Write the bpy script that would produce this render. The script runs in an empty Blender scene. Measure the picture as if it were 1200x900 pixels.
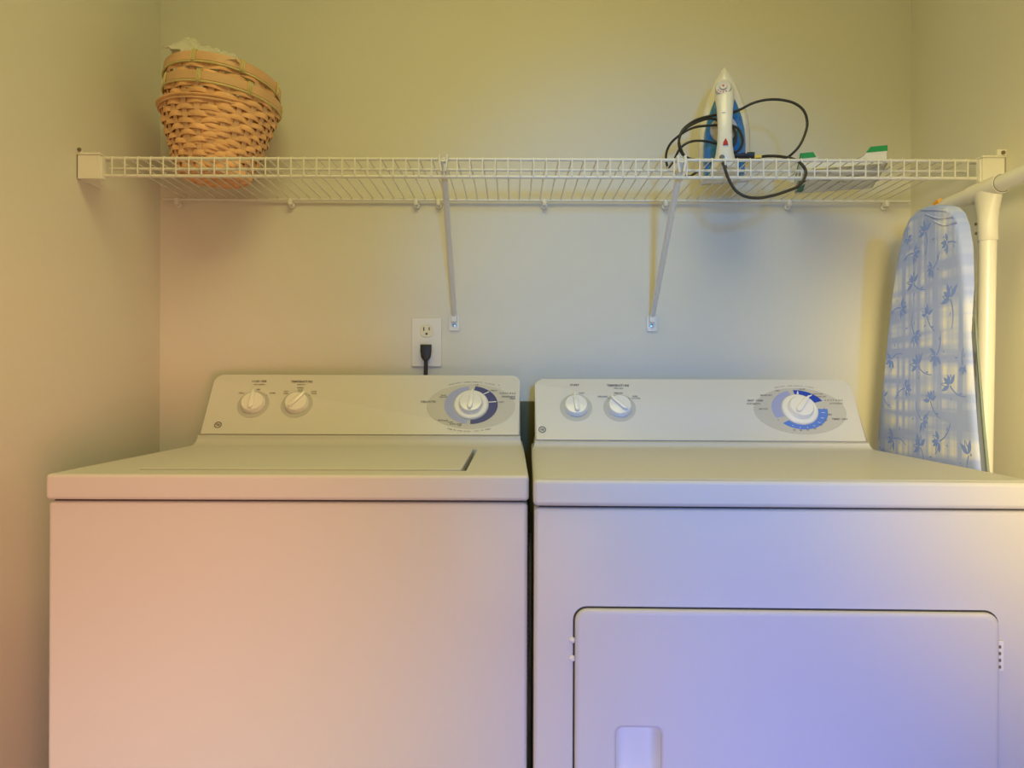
import bpy, bmesh, math, random
from mathutils import Vector, Matrix, noise
random.seed(7)
PI = math.pi
F = 827.0            # focal length in pixels of the 1200 px wide frame
CZ = 1.047           # camera height
ROLL = 0.0032
sc = bpy.context.scene
C = bpy.context.collection

# ------------------------------------------------------------------ camera
cam = bpy.data.cameras.new('camera')
cam.sensor_width = 36; cam.lens = 36*F/1200; cam.shift_y = -2/1200; cam.clip_start = 0.02
camo = bpy.data.objects.new('camera', cam); C.objects.link(camo)
camo.matrix_world = Matrix.Translation((0, 0, CZ)) @ Matrix.Rotation(PI/2, 4, 'X') @ Matrix.Rotation(ROLL, 4, 'Z')
sc.camera = camo

# ------------------------------------------------------------------ world, lights, exposure
w = bpy.data.worlds.new('world'); sc.world = w; w.use_nodes = True
w.node_tree.nodes['Background'].inputs[0].default_value = (0.9, 0.8, 0.6, 1)
w.node_tree.nodes['Background'].inputs[1].default_value = 0.0

def aim(o, loc, to):
    o.location = loc
    o.rotation_euler = (Vector(to)-Vector(loc)).to_track_quat('-Z', 'Y').to_euler()
def area(name, loc, to, sx, sy, power, col, spread=180):
    l = bpy.data.lights.new(name, 'AREA'); l.shape = 'RECTANGLE'; l.size = sx; l.size_y = sy
    l.energy = power; l.color = col; l.spread = math.radians(spread)
    o = bpy.data.objects.new(name, l); C.objects.link(o); aim(o, loc, to); return o
def spot(name, loc, to, power, col, cone, blend, rad):
    l = bpy.data.lights.new(name, 'SPOT'); l.energy = power; l.color = col
    l.spot_size = math.radians(cone); l.spot_blend = blend; l.shadow_soft_size = rad
    o = bpy.data.objects.new(name, l); C.objects.link(o); aim(o, loc, to); return o
LIGHTS = [
 ('area', 'ceiling_lamp_light', (0.0, 0.40, 2.38), (0.0, 0.50, 0), (0.9, 0.9, 180), 12.8, (1.0, 0.88, 0.31)),
 ('spot', 'cool_window_light', (0.22, -1.3, 1.30), (0.32, 1.655, 1.20), (28, 1.0, 0.10), 125, (0.02, 0.36, 1.0)),  # unseen cool spot behind the camera, no window built; placed from brace shadows
 ('spot', 'cool_low_light', (0.50, -1.2, 0.70), (0.40, 0.96, 0.50), (28, 1.0, 0.25), 172, (0.01, 0.16, 1.0)),  # added unseen blue spot that tints the dryer front
 ('area', 'low_fill_light', (0.03, -1.0, 0.30), (0.03, 1.0, 0.42), (0.5, 0.4, 50), 0.95, (1.0, 0.9, 0.9)),  # added unseen panel lifting the machine fronts near the gap
 ('spot', 'warm_side_light', (0.0, -0.9, 1.20), (0.960, 1.02, 1.04), (27, 1.0, 0.25), 305, (1.0, 0.77, 0.33)),  # added unseen warm spot brightening the right wall and ironing board
 ('spot', 'left_fill_light', (-0.45, -1.0, 0.4), (-0.55, 1.0, 0.15), (38, 1.0, 0.25), 58, (1.0, 0.84, 0.86)),  # added unseen spot brightening the lower washer front
 ('spot', 'warm_wall_light', (0.30, -0.4, 0.8), (-0.826, 1.15, 0.80), (50, 1.0, 0.25), 66, (1.0, 0.4, 0.28)),  # added unseen warm spot aimed at the left wall, not a fixture on it
]
for kind, nm, loc, to, par, pw, col in LIGHTS:
    if kind == 'area': area(nm, loc, to, par[0], par[1], pw, col, par[2])
    else: spot(nm, loc, to, pw, col, *par)
sc.view_settings.view_transform = 'Standard'; sc.view_settings.look = 'None'
sc.view_settings.gamma = 1; sc.view_settings.use_curve_mapping = False
sc.view_settings.exposure = 0.0

# ------------------------------------------------------------------ helpers
def unroll(px, py):
    dx, dy = px-600, py-450
    c, s = math.cos(ROLL), math.sin(ROLL)
    return dx*c+dy*s, (-dx*s+dy*c)+2
def at(px, py, Y):                       # a pixel of the photograph at depth Y
    dx, dy = unroll(px, py)
    return Vector((dx*Y/F, Y, CZ-dy*Y/F))
def atX(px, py, X):                      # a pixel on the vertical plane x = X
    dx, dy = unroll(px, py); Y = X*F/dx
    return Vector((X, Y, CZ-dy*Y/F))

def tag(o, label=None, cat=None, group=None, kind=None):
    if label: o['label'] = label
    if cat: o['category'] = cat
    if group: o['group'] = group
    if kind: o['kind'] = kind
    return o
def empty(name, loc=(0,0,0), rot=(0,0,0)):
    o = bpy.data.objects.new(name, None); C.objects.link(o); o.location = loc; o.rotation_euler = rot
    o.empty_display_size = 0.05
    return o
def obj(name, bm, mat, parent=None, smooth=None):
    me = bpy.data.meshes.new(name)
    bmesh.ops.recalc_face_normals(bm, faces=bm.faces[:])
    bm.to_mesh(me); bm.free()
    for m in (mat if isinstance(mat, (list, tuple)) else [mat]): me.materials.append(m)
    o = bpy.data.objects.new(name, me); C.objects.link(o)
    if parent: o.parent = parent
    if smooth is not None:
        me.shade_smooth() if hasattr(me, 'shade_smooth') else None
        if smooth < 180: me.set_sharp_from_angle(angle=math.radians(smooth))
        if smooth == 40: wn = o.modifiers.new('weighted', 'WEIGHTED_NORMAL'); wn.keep_sharp = True
    return o
def inst(name, me, parent, loc=(0,0,0), rot=(0,0,0)):
    o = bpy.data.objects.new(name, me); C.objects.link(o); o.parent = parent
    o.location = loc; o.rotation_euler = rot
    return o
def NB(): return bmesh.new()
def box(bm, a, b, bev=0, seg=2):
    x0,y0,z0 = a; x1,y1,z1 = b
    r = bmesh.ops.create_cube(bm, size=1)
    vs = r['verts']
    for v in vs:
        v.co = Vector(((x0+x1)/2+v.co.x*(x1-x0), (y0+y1)/2+v.co.y*(y1-y0), (z0+z1)/2+v.co.z*(z1-z0)))
    if bev:
        es = list({e for v in vs for e in v.link_edges})
        bmesh.ops.bevel(bm, geom=es, offset=bev, segments=seg, affect='EDGES', profile=0.5)
def prism(bm, pts, h0, h1, axis='z', bev=0, seg=2):
    """extrude a closed outline between h0 and h1; pts are (a,b); axis z:(a,b,h) y:(a,h,b) x:(h,a,b)"""
    def P(a, b, h): return {'z': (a,b,h), 'y': (a,h,b), 'x': (h,a,b)}[axis]
    A = [bm.verts.new(P(a,b,h0)) for a,b in pts]; B = [bm.verts.new(P(a,b,h1)) for a,b in pts]
    n = len(pts); fa = bm.faces.new(A); fb = bm.faces.new(B[::-1])
    for i in range(n): bm.faces.new((A[i], A[(i+1)%n], B[(i+1)%n], B[i]))
    if bev:
        bmesh.ops.recalc_face_normals(bm, faces=bm.faces[:])
        es = list(fb.edges) + list(fa.edges)
        bmesh.ops.bevel(bm, geom=es, offset=bev, segments=seg, affect='EDGES', profile=0.5)
def rrect(x0, y0, x1, y1, r, n=6, corners=(1,1,1,1)):
    """corners: bl, br, tr, tl"""
    out = []
    for k, (cx, cy, a0) in enumerate(((x0+r,y0+r,PI),(x1-r,y0+r,1.5*PI),(x1-r,y1-r,0),(x0+r,y1-r,.5*PI))):
        if not corners[k]:
            out.append(((x0,y0),(x1,y0),(x1,y1),(x0,y1))[k]); continue
        for i in range(n+1):
            a = a0+i/n*PI/2; out.append((cx+r*math.cos(a), cy+r*math.sin(a)))
    return out
def tube(bm, pts, r, seg=8, caps=True, flat=1.0):
    pts = [Vector(p) for p in pts]; n = len(pts); rings = []
    up = None
    for i, p in enumerate(pts):
        t = (pts[min(i+1,n-1)]-pts[max(i-1,0)]).normalized()
        if up is None: up = t.orthogonal().normalized()
        up = (up - t*up.dot(t))
        up = up.normalized() if up.length > 1e-6 else t.orthogonal().normalized()
        s = t.cross(up)
        rr = r[i] if isinstance(r, (list, tuple)) else r
        rings.append([bm.verts.new(p + (up*math.cos(2*PI*k/seg)*flat + s*math.sin(2*PI*k/seg))*rr) for k in range(seg)])
    for a, b in zip(rings, rings[1:]):
        for k in range(seg): bm.faces.new((a[k], a[(k+1)%seg], b[(k+1)%seg], b[k]))
    if caps: bm.faces.new(rings[0][::-1]); bm.faces.new(rings[-1])
def spline(ps, per=8):
    ps = [Vector(p) for p in ps]; P = [2*ps[0]-ps[1]]+ps+[2*ps[-1]-ps[-2]]; out = []
    for i in range(1, len(P)-2):
        for k in range(per):
            t = k/per; a,b,c,d = P[i-1],P[i],P[i+1],P[i+2]
            out.append(0.5*((2*b)+(c-a)*t+(2*a-5*b+4*c-d)*t*t+(3*b-a-3*c+d)*t**3))
    out.append(ps[-1]); return out
def lathe(bm, prof, seg=32, M=None):
    """profile of (r,z) about local z; r=0 ends are closed"""
    M = M or Matrix.Identity(4); rings = []
    for r, z in prof:
        if r < 1e-6: rings.append([bm.verts.new(M @ Vector((0,0,z)))])
        else: rings.append([bm.verts.new(M @ Vector((r*math.cos(2*PI*k/seg), r*math.sin(2*PI*k/seg), z))) for k in range(seg)])
    for a, b in zip(rings, rings[1:]):
        for k in range(seg):
            k2 = (k+1)%seg
            if len(a) == 1 and len(b) == 1: continue
            if len(a) == 1: bm.faces.new((a[0], b[k2], b[k]))
            elif len(b) == 1: bm.faces.new((a[k], a[k2], b[0]))
            else: bm.faces.new((a[k], a[k2], b[k2], b[k]))
    for rg in (rings[0], rings[-1]):
        if len(rg) > 1: bm.faces.new(rg)

# ------------------------------------------------------------------ materials
def mat(name, col, rough=0.5, coat=0, metal=0, bump=0, bscale=200, var=0, vscale=3, trans=0, alpha=1, sss=0):
    m = bpy.data.materials.new(name); m.use_nodes = True; nt = m.node_tree; b = nt.nodes['Principled BSDF']
    b.inputs['Base Color'].default_value = (*col, 1); b.inputs['Roughness'].default_value = rough
    b.inputs['Coat Weight'].default_value = coat; b.inputs['Coat Roughness'].default_value = 0.12
    b.inputs['Metallic'].default_value = metal; b.inputs['Transmission Weight'].default_value = trans
    b.inputs['Alpha'].default_value = alpha
    tc = nt.nodes.new('ShaderNodeTexCoord')
    if var:
        n = nt.nodes.new('ShaderNodeTexNoise'); n.inputs['Scale'].default_value = vscale; n.inputs['Detail'].default_value = 4
        nt.links.new(tc.outputs['Object'], n.inputs['Vector'])
        r = nt.nodes.new('ShaderNodeMapRange'); r.inputs['From Min'].default_value = .3; r.inputs['From Max'].default_value = .7
        r.inputs['To Min'].default_value = 1-var; r.inputs['To Max'].default_value = 1+var
        nt.links.new(n.outputs['Fac'], r.inputs['Value'])
        h = nt.nodes.new('ShaderNodeHueSaturation'); h.inputs['Color'].default_value = (*col, 1)
        nt.links.new(r.outputs['Result'], h.inputs['Value']); nt.links.new(h.outputs['Color'], b.inputs['Base Color'])
    if bump:
        n = nt.nodes.new('ShaderNodeTexNoise'); n.inputs['Scale'].default_value = bscale; n.inputs['Detail'].default_value = 3
        nt.links.new(tc.outputs['Object'], n.inputs['Vector'])
        bp = nt.nodes.new('ShaderNodeBump'); bp.inputs['Strength'].default_value = bump; bp.inputs['Distance'].default_value = 0.002
        nt.links.new(n.outputs['Fac'], bp.inputs['Height']); nt.links.new(bp.outputs['Normal'], b.inputs['Normal'])
    return m
M_wall = mat('cream_wall_paint', (0.72, 0.70, 0.64), 0.75, bump=0.10, bscale=160, var=0.02, vscale=2)
M_ceil = mat('ceiling_paint', (0.74, 0.72, 0.66), 0.9, bump=0.3, bscale=90)
M_floor = mat('floor_vinyl', (0.50, 0.33, 0.22), 0.5, var=0.1, vscale=8)
M_trim = mat('white_trim_paint', (0.8, 0.78, 0.72), 0.4)
M_enamel = mat('white_enamel', (0.62, 0.605, 0.615), 0.5, coat=0.05, bump=0.02, bscale=60)
M_cons = mat('white_console_plastic', (0.67, 0.66, 0.65), 0.38, coat=0.1)
M_knob = mat('white_knob_plastic', (0.82, 0.81, 0.80), 0.25, coat=0.4)
M_seam = mat('dark_seam', (0.05, 0.045, 0.04), 0.8)
M_liner = mat('grey_liner', (0.30, 0.29, 0.22), 0.6)
M_gapbox = mat('dark_olive_plastic', (0.13, 0.115, 0.035), 0.6)
M_oval = mat('grey_print', (0.53, 0.52, 0.50), 0.4)
M_shade = mat('pale_grey_print', (0.50, 0.50, 0.49), 0.4)
M_ink = mat('dark_grey_ink', (0.16, 0.15, 0.14), 0.5)
M_navy = mat('navy_print', (0.02, 0.035, 0.22), 0.4)
M_blue = mat('royal_blue_print', (0.015, 0.06, 0.50), 0.4)
M_mid = mat('mid_blue_print', (0.10, 0.22, 0.72), 0.4)
M_lil = mat('lilac_blue_print', (0.34, 0.38, 0.66), 0.4)
M_wprint = mat('white_print', (0.8, 0.82, 0.86), 0.4)
M_wire = mat('white_vinyl_wire', (0.78, 0.76, 0.72), 0.35)
M_plas = mat('white_plastic', (0.80, 0.78, 0.74), 0.4)
M_screw = mat('screw_steel', (0.5, 0.52, 0.55), 0.3, metal=0.9)
M_dscrew = mat('dull_screw', (0.20, 0.17, 0.12), 0.5, metal=0.4)
M_black = mat('black_rubber', (0.018, 0.016, 0.014), 0.45)
M_cord = mat('dark_cord', (0.03, 0.027, 0.02), 0.45)
M_brass = mat('brass_prong', (0.85, 0.65, 0.15), 0.3, metal=0.7)
M_ivory = mat('ivory_receptacle', (0.78, 0.73, 0.55), 0.4)
M_bamboo = mat('bamboo_weave', (0.86, 0.49, 0.26), 0.55, var=0.18, vscale=22, bump=0.3, bscale=300)
M_stake = mat('bamboo_stake', (0.76, 0.47, 0.28), 0.6, var=0.15, vscale=25, bump=0.3, bscale=300)
M_rim = mat('bamboo_rim', (0.72, 0.44, 0.26), 0.5, var=0.12, vscale=14, bump=0.2, bscale=200)
M_tie = mat('pale_cane_tie', (0.66, 0.56, 0.28), 0.5, var=0.08, vscale=60)
M_greenplast = mat('green_print', (0.0, 0.30, 0.06), 0.45)
M_card = mat('white_card', (0.76, 0.74, 0.68), 0.6)
M_dkgreen = mat('dark_green_print', (0.02, 0.16, 0.06), 0.5)
M_ironw = mat('iron_white_plastic', (0.82, 0.80, 0.74), 0.3, coat=0.3)
M_ironb = mat('iron_blue_tank', (0.02, 0.20, 0.55), 0.15, coat=0.6)
M_steel = mat('soleplate_steel', (0.55, 0.53, 0.50), 0.3, metal=0.9)
M_dial = mat('iron_dial_grey', (0.60, 0.58, 0.64), 0.35)
M_red = mat('red_mark', (0.50, 0.01, 0.01), 0.4)
M_pipe = mat('white_painted_tube', (0.78, 0.77, 0.75), 0.35, coat=0.2)
M_orange = mat('orange_plastic', (0.95, 0.45, 0.02), 0.4)
M_pad = mat('blue_grey_pad', (0.15, 0.18, 0.25), 0.8, bump=0.3, bscale=300)
M_board = mat('green_grey_board_metal', (0.22, 0.29, 0.28), 0.5)
M_flower = mat('blue_flower_print', (0.22, 0.34, 0.92), 0.85)
M_grille = mat('dark_hose', (0.03, 0.025, 0.015), 0.6)

def bag_mat():
    m = bpy.data.materials.new('clear_plastic_film'); m.use_nodes = True; nt = m.node_tree
    b = nt.nodes['Principled BSDF']; b.inputs['Base Color'].default_value = (0.86, 0.84, 0.76, 1)
    b.inputs['Roughness'].default_value = 0.25; b.inputs['Alpha'].default_value = 0.6
    return m
M_bag = bag_mat()
def cover_mat():
    m = bpy.data.materials.new('blue_plaid_cloth'); m.use_nodes = True; nt = m.node_tree; L = nt.links.new
    b = nt.nodes['Principled BSDF']; b.inputs['Roughness'].default_value = 0.85
    tc = nt.nodes.new('ShaderNodeTexCoord'); sep = nt.nodes.new('ShaderNodeSeparateXYZ'); L(tc.outputs['Object'], sep.inputs[0])
    outs = []
    for ax, sc1 in (('Y', 46), ('Z', 34)):
        # stripes whose width wanders: noise squeezed along the thread direction
        mp = nt.nodes.new('ShaderNodeMapping'); L(tc.outputs['Object'], mp.inputs['Vector'])
        mp.inputs['Scale'].default_value = (1, sc1, 2.0) if ax == 'Y' else (1, 3.0, sc1)
        n = nt.nodes.new('ShaderNodeTexNoise'); n.inputs['Scale'].default_value = 1.0; n.inputs['Detail'].default_value = 2.5
        L(mp.outputs['Vector'], n.inputs['Vector'])
        r = nt.nodes.new('ShaderNodeMapRange'); r.inputs['From Min'].default_value = 0.40; r.inputs['From Max'].default_value = 0.62
        L(n.outputs['Fac'], r.inputs['Value']); outs.append(r.outputs['Result'])
    mul = nt.nodes.new('ShaderNodeMath'); mul.operation = 'MULTIPLY'; L(outs[0], mul.inputs[0]); L(outs[1], mul.inputs[1])
    cr = nt.nodes.new('ShaderNodeValToRGB'); L(mul.outputs[0], cr.inputs['Fac'])
    e = cr.color_ramp.elements; e[0].color = (0.36, 0.45, 0.90, 1); e[1].color = (0.78, 0.78, 0.84, 1)
    k = cr.color_ramp.elements.new(0.25); k.color = (0.48, 0.56, 0.93, 1)
    L(cr.outputs['Color'], b.inputs['Base Color'])
    n = nt.nodes.new('ShaderNodeTexNoise'); n.inputs['Scale'].default_value = 14; L(tc.outputs['Object'], n.inputs['Vector'])
    bp = nt.nodes.new('ShaderNodeBump'); bp.inputs['Strength'].default_value = 0.5; bp.inputs['Distance'].default_value = 0.006
    L(n.outputs['Fac'], bp.inputs['Height']); L(bp.outputs['Normal'], b.inputs['Normal'])
    return m
M_cover = cover_mat()

# ------------------------------------------------------------------ the room
XL, XR, YB, YF, ZC = -0.826, 0.934, 1.655, -1.9, 2.44
def slab(name, a, b, m):
    bm = NB(); box(bm, a, b); o = obj(name, bm, m); tag(o, kind='structure'); return o
T = 0.1
slab('floor', (XL-T, YF-T, -T), (XR+T, YB+T, 0), M_floor)
slab('ceiling', (XL-T, YF-T, ZC), (XR+T, YB+T, ZC+T), M_ceil)
slab('wall_back', (XL-T, YB, 0), (XR+T, YB+T, ZC), M_wall)
slab('wall_front', (XL-T, YF-T, 0), (XR+T, YF, ZC), M_wall)
slab('wall_left', (XL-T, YF, 0), (XL, YB, ZC), M_wall)
slab('wall_right', (XR, YF, 0), (XR+T, YB, ZC), M_wall)
def base(name, a, b):
    bm = NB(); box(bm, a, b, 0.003, 1); tag(obj(name, bm, M_trim), kind='structure')
base('baseboard_back', (XL, YB-0.012, 0), (XR, YB, 0.09))
base('baseboard_left', (XL, YF, 0), (XL+0.012, YB-0.012, 0.09))
base('baseboard_right', (XR-0.012, YF, 0), (XR, YB-0.012, 0.09))

# ------------------------------------------------------------------ lettering
def text_mesh(items, name, m, parent, lift=0.0004):
    """items: (string, x, y, size, angle, align) in the parent's local xy plane; one flat printed mesh"""
    bm = NB(); tmp = []
    for s, x, y, size, ang, al in items:
        cu = bpy.data.curves.new('t', 'FONT'); cu.body = s; cu.size = size; cu.align_x = al; cu.align_y = 'CENTER'
        cu.resolution_u = 1; cu.offset = size*0.028
        o = bpy.data.objects.new('t', cu); C.objects.link(o); tmp.append((o, cu, Matrix.Translation((x, y, lift)) @ Matrix.Rotation(ang, 4, 'Z')))
    bpy.context.view_layer.update(); dg = bpy.context.evaluated_depsgraph_get()
    for o, cu, Mx in tmp:
        me = bpy.data.meshes.new_from_object(o.evaluated_get(dg)); me.transform(Mx); bm.from_mesh(me); bpy.data.meshes.remove(me)
    for o, cu, Mx in tmp: bpy.data.objects.remove(o); bpy.data.curves.remove(cu)
    me = bpy.data.meshes.new(name); bm.to_mesh(me); bm.free(); me.materials.clear(); me.materials.append(m)
    for p in me.polygons: p.material_index = 0
    o = bpy.data.objects.new(name, me); C.objects.link(o); o.parent = parent; return o
def arc_items(s, cx, cy, rx, ry, a_mid, a_span, size, under=False):
    out = []; n = len(s)
    for i, ch in enumerate(s):
        if ch == ' ': continue
        f = (i+0.5)/n-0.5
        a = a_mid + (f*a_span if under else -f*a_span)
        x, y = cx+rx*math.cos(a), cy+ry*math.sin(a)
        tang = math.atan2(ry*math.cos(a), -rx*math.sin(a)) + (0 if under else PI)
        out.append((ch, x, y, size, tang, 'CENTER'))
    return out
def ellipse(rx, ry, n=64, cx=0, cy=0): return [(cx+rx*math.cos(2*PI*i/n), cy+ry*math.sin(2*PI*i/n)) for i in range(n)]
def flat_ring(bm, cx, cy, r0, r1, a0, a1, z, n=40):
    """r0, r1 = (rx, ry); ring piece between two angles, a thin raised strip"""
    prev = None
    for i in range(n+1):
        a = a0+(a1-a0)*i/n
        p = [bm.verts.new((cx+r0[0]*math.cos(a), cy+r0[1]*math.sin(a), z)), bm.verts.new((cx+r1[0]*math.cos(a), cy+r1[1]*math.sin(a), z))]
        if prev: bm.faces.new((prev[0], p[0], p[1], prev[1]))
        prev = p

# ------------------------------------------------------------------ washer and dryer
W = 0.686
def knob(parent, x, u, r, ang, name='control_knob'):
    bm = NB()
    prof = [(r*1.03,0.0),(r*1.03,0.003),(r*0.99,0.004),(r*0.97,0.0095),(r*0.91,0.0118),(r*0.55,0.0126),(0,0.0126)]
    lathe(bm, prof, 40)
    # raised finger grip running across the knob and ending in a pointer
    g = [(-r*0.80,-r*0.10),(-r*0.55,-r*0.22),(0,-r*0.20),(r*0.6,-r*0.17),(r*1.10,-r*0.05),(r*1.10,r*0.05),(r*0.6,r*0.17),(0,r*0.20),(-r*0.55,r*0.22),(-r*0.80,r*0.10)]
    prism(bm, g, 0.008, 0.0185, 'z', 0.0016, 2)
    o = obj(name, bm, M_knob, parent, 35)
    o.location = (x, u, 0.0); o.rotation_euler = (0, 0, ang); return o
def make_appliance(name, dz, seam_z, top_z):
    """local frame: x right, y back from the front face, z up; shared by washer and dryer"""
    root = empty(name)
    # cabinet shell
    bm = NB(); box(bm, (0.0015, 0.004, 0.02), (W-0.0015, 0.615, 0.876+dz), 0.006, 3)
    obj('cabinet', bm, M_enamel, root, 40)
    foot = None
    for x in (0.05, W-0.05):
        for y in (0.06, 0.56):
            if foot is None:
                bm = NB(); lathe(bm, [(0.02,0.0),(0.02,0.008),(0.012,0.012),(0.012,0.03)], 16)
                foot = obj('levelling_foot', bm, M_black, root, 40); foot.location = (x, y, 0)
            else: inst('levelling_foot', foot.data, root, (x, y, 0))
    bm = NB(); box(bm, (0.008, 0.010, 0.870+dz), (W-0.008, 0.62, 0.886+dz)); obj('top_gap', bm, M_seam, root)
    # face frame of the console: x, u (up the slope), n (out of the face)
    yb, yt = 0.474, 0.561
    L = math.hypot(yt-yb, top_z-seam_z); uv = Vector((0, (yt-yb)/L, (top_z-seam_z)/L)); nv = Vector((0, -uv.z, uv.y))
    Mf = Matrix(((1,0,0,0),(0,uv.y,nv.y,yb),(0,uv.z,nv.z,seam_z),(0,0,0,1)))
    x0, x1 = 0.007, W-0.007
    bm = NB(); prism(bm, rrect(x0, 0.0012, x1, L, 0.014, 8, (0,0,1,1)), 0.0, -0.030, 'z', 0.0)
    es = [e for e in bm.edges if all(abs(v.co.z) < 1e-6 for v in e.verts) and max(v.co.y for v in e.verts) > 0.01]
    bmesh.ops.bevel(bm, geom=es, offset=0.004, segments=3, affect='EDGES', profile=0.5)
    cons = obj('console', bm, M_cons, root, 35); cons.matrix_local = Mf
    bm = NB(); prism(bm, [(yb+0.02, seam_z-0.01), (yt+0.004, top_z-0.018), (0.618, top_z-0.018), (0.618, 0.90)], x0+0.01, x1-0.01, 'x')
    obj('console_back', bm, M_liner, root)
    # sloping skirt under the console with a hollow curve into the top
    zt = 0.915+dz
    prof = [(yb+0.0, seam_z-0.0012)]
    for i in range(9):
        t = i/8; a = t*PI/2
        prof.append((yb-0.004-0.022*(1-math.cos(a)), (seam_z-0.004)-(seam_z-0.004-zt+0.0005)*math.sin(a)))
    prof += [(yb-0.03, zt-0.01), (0.60, zt-0.01), (0.60, seam_z-0.0012)]
    A = []
    bm = NB()
    for k, (y, z) in enumerate(prof):
        f = max(0.0, min(1.0, (seam_z-z)/(seam_z-zt)))
        fl = 0.0 + 0.004*f*f
        A.append((bm.verts.new((x0-fl, y, z)), bm.verts.new((x1+fl, y, z))))
    n = len(A)
    for i in range(n): bm.faces.new((A[i][0], A[(i+1)%n][0], A[(i+1)%n][1], A[i][1]))
    bm.faces.new([a[0] for a in A]); bm.faces.new([a[1] for a in A][::-1])
    obj('console_skirt', bm, M_enamel, root, 40)
    return root, cons, L

def top_slab(bm, x0, y0, x1, y1, z0, z1, bev):
    box(bm, (x0,y0,z0), (x1,y1,z1), bev, 4)

# ---- washer
WS, CT = 0.9365, 1.062
washer, wc, WL = make_appliance('washing_machine', 0.0, WS, CT)
washer.location = (-0.6615, 1.0, 0)
tag(washer, 'white top-loading washing machine left of the dryer, below the baskets', 'washing machine')
# top panel with an opening for the lid (lid opening x 0.105..0.596, y 0.052..0.40)
lx0, lx1, ly0, ly1 = 0.106, 0.594, 0.050, 0.385
bm = NB()
def panel_with_hole(bm, X0, Y0, X1, Y1, z0, z1, hx0, hy0, hx1, hy1):
    O = [(X0,Y0),(X1,Y0),(X1,Y1),(X0,Y1)]; H = [(hx0,hy0),(hx1,hy0),(hx1,hy1),(hx0,hy1)]
    vo = [[bm.verts.new((x,y,z)) for x,y in O] for z in (z0,z1)]; vh = [[bm.verts.new((x,y,z)) for x,y in H] for z in (z0,z1)]
    for i in range(4):
        j = (i+1)%4
        bm.faces.new((vo[1][i], vo[1][j], vh[1][j], vh[1][i])); bm.faces.new((vo[0][i], vh[0][i], vh[0][j], vo[0][j]))
        bm.faces.new((vo[0][i], vo[0][j], vo[1][j], vo[1][i])); bm.faces.new((vh[0][i], vh[1][i], vh[1][j], vh[0][j]))
    bmesh.ops.recalc_face_normals(bm, faces=bm.faces[:])
    es = [e for e in bm.edges if (e.verts[0] in vo[1] and e.verts[1] in vo[1]) or (e.verts[0] in vo[0] and e.verts[1] in vo[0])
          or (e.verts[0].co.x == e.verts[1].co.x and e.verts[0].co.y == e.verts[1].co.y and e.verts[0] in vo[0]+vo[1])]
    bmesh.ops.bevel(bm, geom=es, offset=0.0055, segments=4, affect='EDGES', profile=0.5)
panel_with_hole(bm, 0, 0, W, 0.60, 0.8785, 0.915, lx0, ly0, lx1, ly1)
obj('top_panel', bm, M_enamel, washer, 40)
bm = NB(); box(bm, (lx0-0.01, ly0-0.01, 0.886), (lx1+0.01, ly1+0.01, 0.892)); obj('lid_well', bm, M_liner, washer)
bm = NB(); box(bm, (lx0+0.002, ly0+0.002, 0.893), (lx1-0.0075, ly1-0.002, 0.9180), 0.0022, 3)
obj('lid', bm, M_enamel, washer, 40)
def wx(px, py): # pixel on the washer's console face -> (x,u)
    s = Vector(at(px, py, 1.0)) - Vector((0,0,CZ))
    n = Vector((0, -(CT-WS), 0.087)).normalized(); p0 = Vector((0, 1.474, WS-CZ))
    t = n.dot(p0)/n.dot(s); q = s*t
    return q.x+0.6615, math.hypot(q.y-1.474, q.z-(WS-CZ))
K1, K2, DW = wx(297,473), wx(348,473), wx(552,474.5)
def shade(parent, x, u, r, name='knob_surround'):
    bm = NB(); prism(bm, ellipse(r, r, 40, x, u), 0.0, 0.0005, 'z'); return obj(name, bm, M_shade, parent)
for K in (K1, K2): shade(wc, K[0], K[1]-0.002, 0.034)
knob(wc, K1[0], K1[1], 0.0245, PI/2+0.03); knob(wc, K2[0], K2[1], 0.0245, PI/4+0.1)
def emblem(parent, x, u):
    bm = NB()
    flat_ring(bm, x, u, (0.0058,0.0058), (0.0078,0.0078), 0, 2*PI, 0.0006, 32)
    for k in range(4):
        a = k*PI/2+0.4
        flat_ring(bm, x+0.0058*math.cos(a), u+0.0058*math.sin(a), (0.0013,0.0013), (0.0022,0.0022), a-1.3, a+1.9, 0.0007, 8)
    e = obj('emblem', bm, M_ink, parent)
    return e
def emblem_items(x, u): return [('G', x-0.0020, u, 0.0074, -0.1, 'CENTER'), ('E', x+0.0022, u-0.0004, 0.0070, -0.1, 'CENTER')]
E1 = wx(255.5, 498)
emblem(wc, *E1)
def dial_art(parent, D, pieces, rx=0.095, ry=0.057, dy=-0.003):
    bm = NB(); prism(bm, ellipse(rx, ry, 72, D[0], D[1]+dy), 0.0, 0.0004, 'z'); obj('dial_oval', bm, M_oval, parent)
    for nm, m, a0, a1 in pieces:
        bm = NB(); flat_ring(bm, D[0], D[1], (0.038,0.038), (0.0575,0.0485), math.radians(a0), math.radians(a1), 0.0007)
        obj(nm, bm, m, parent)
    bm = NB(); lathe(bm, [(0.0365,0.0),(0.0365,0.003),(0.034,0.005),(0,0.005)], 48, Matrix.Translation((D[0],D[1],0)))
    obj('dial_collar', bm, M_knob, parent, 35)
dial_art(wc, DW, [('navy_dial_band', M_navy, -90, 82), ('lilac_dial_band', M_lil, 97, 262)])
k = knob(wc, DW[0], DW[1], 0.0255, PI/2-0.12, 'dial_knob'); k.location.z = 0.004
bm = NB()
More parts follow.
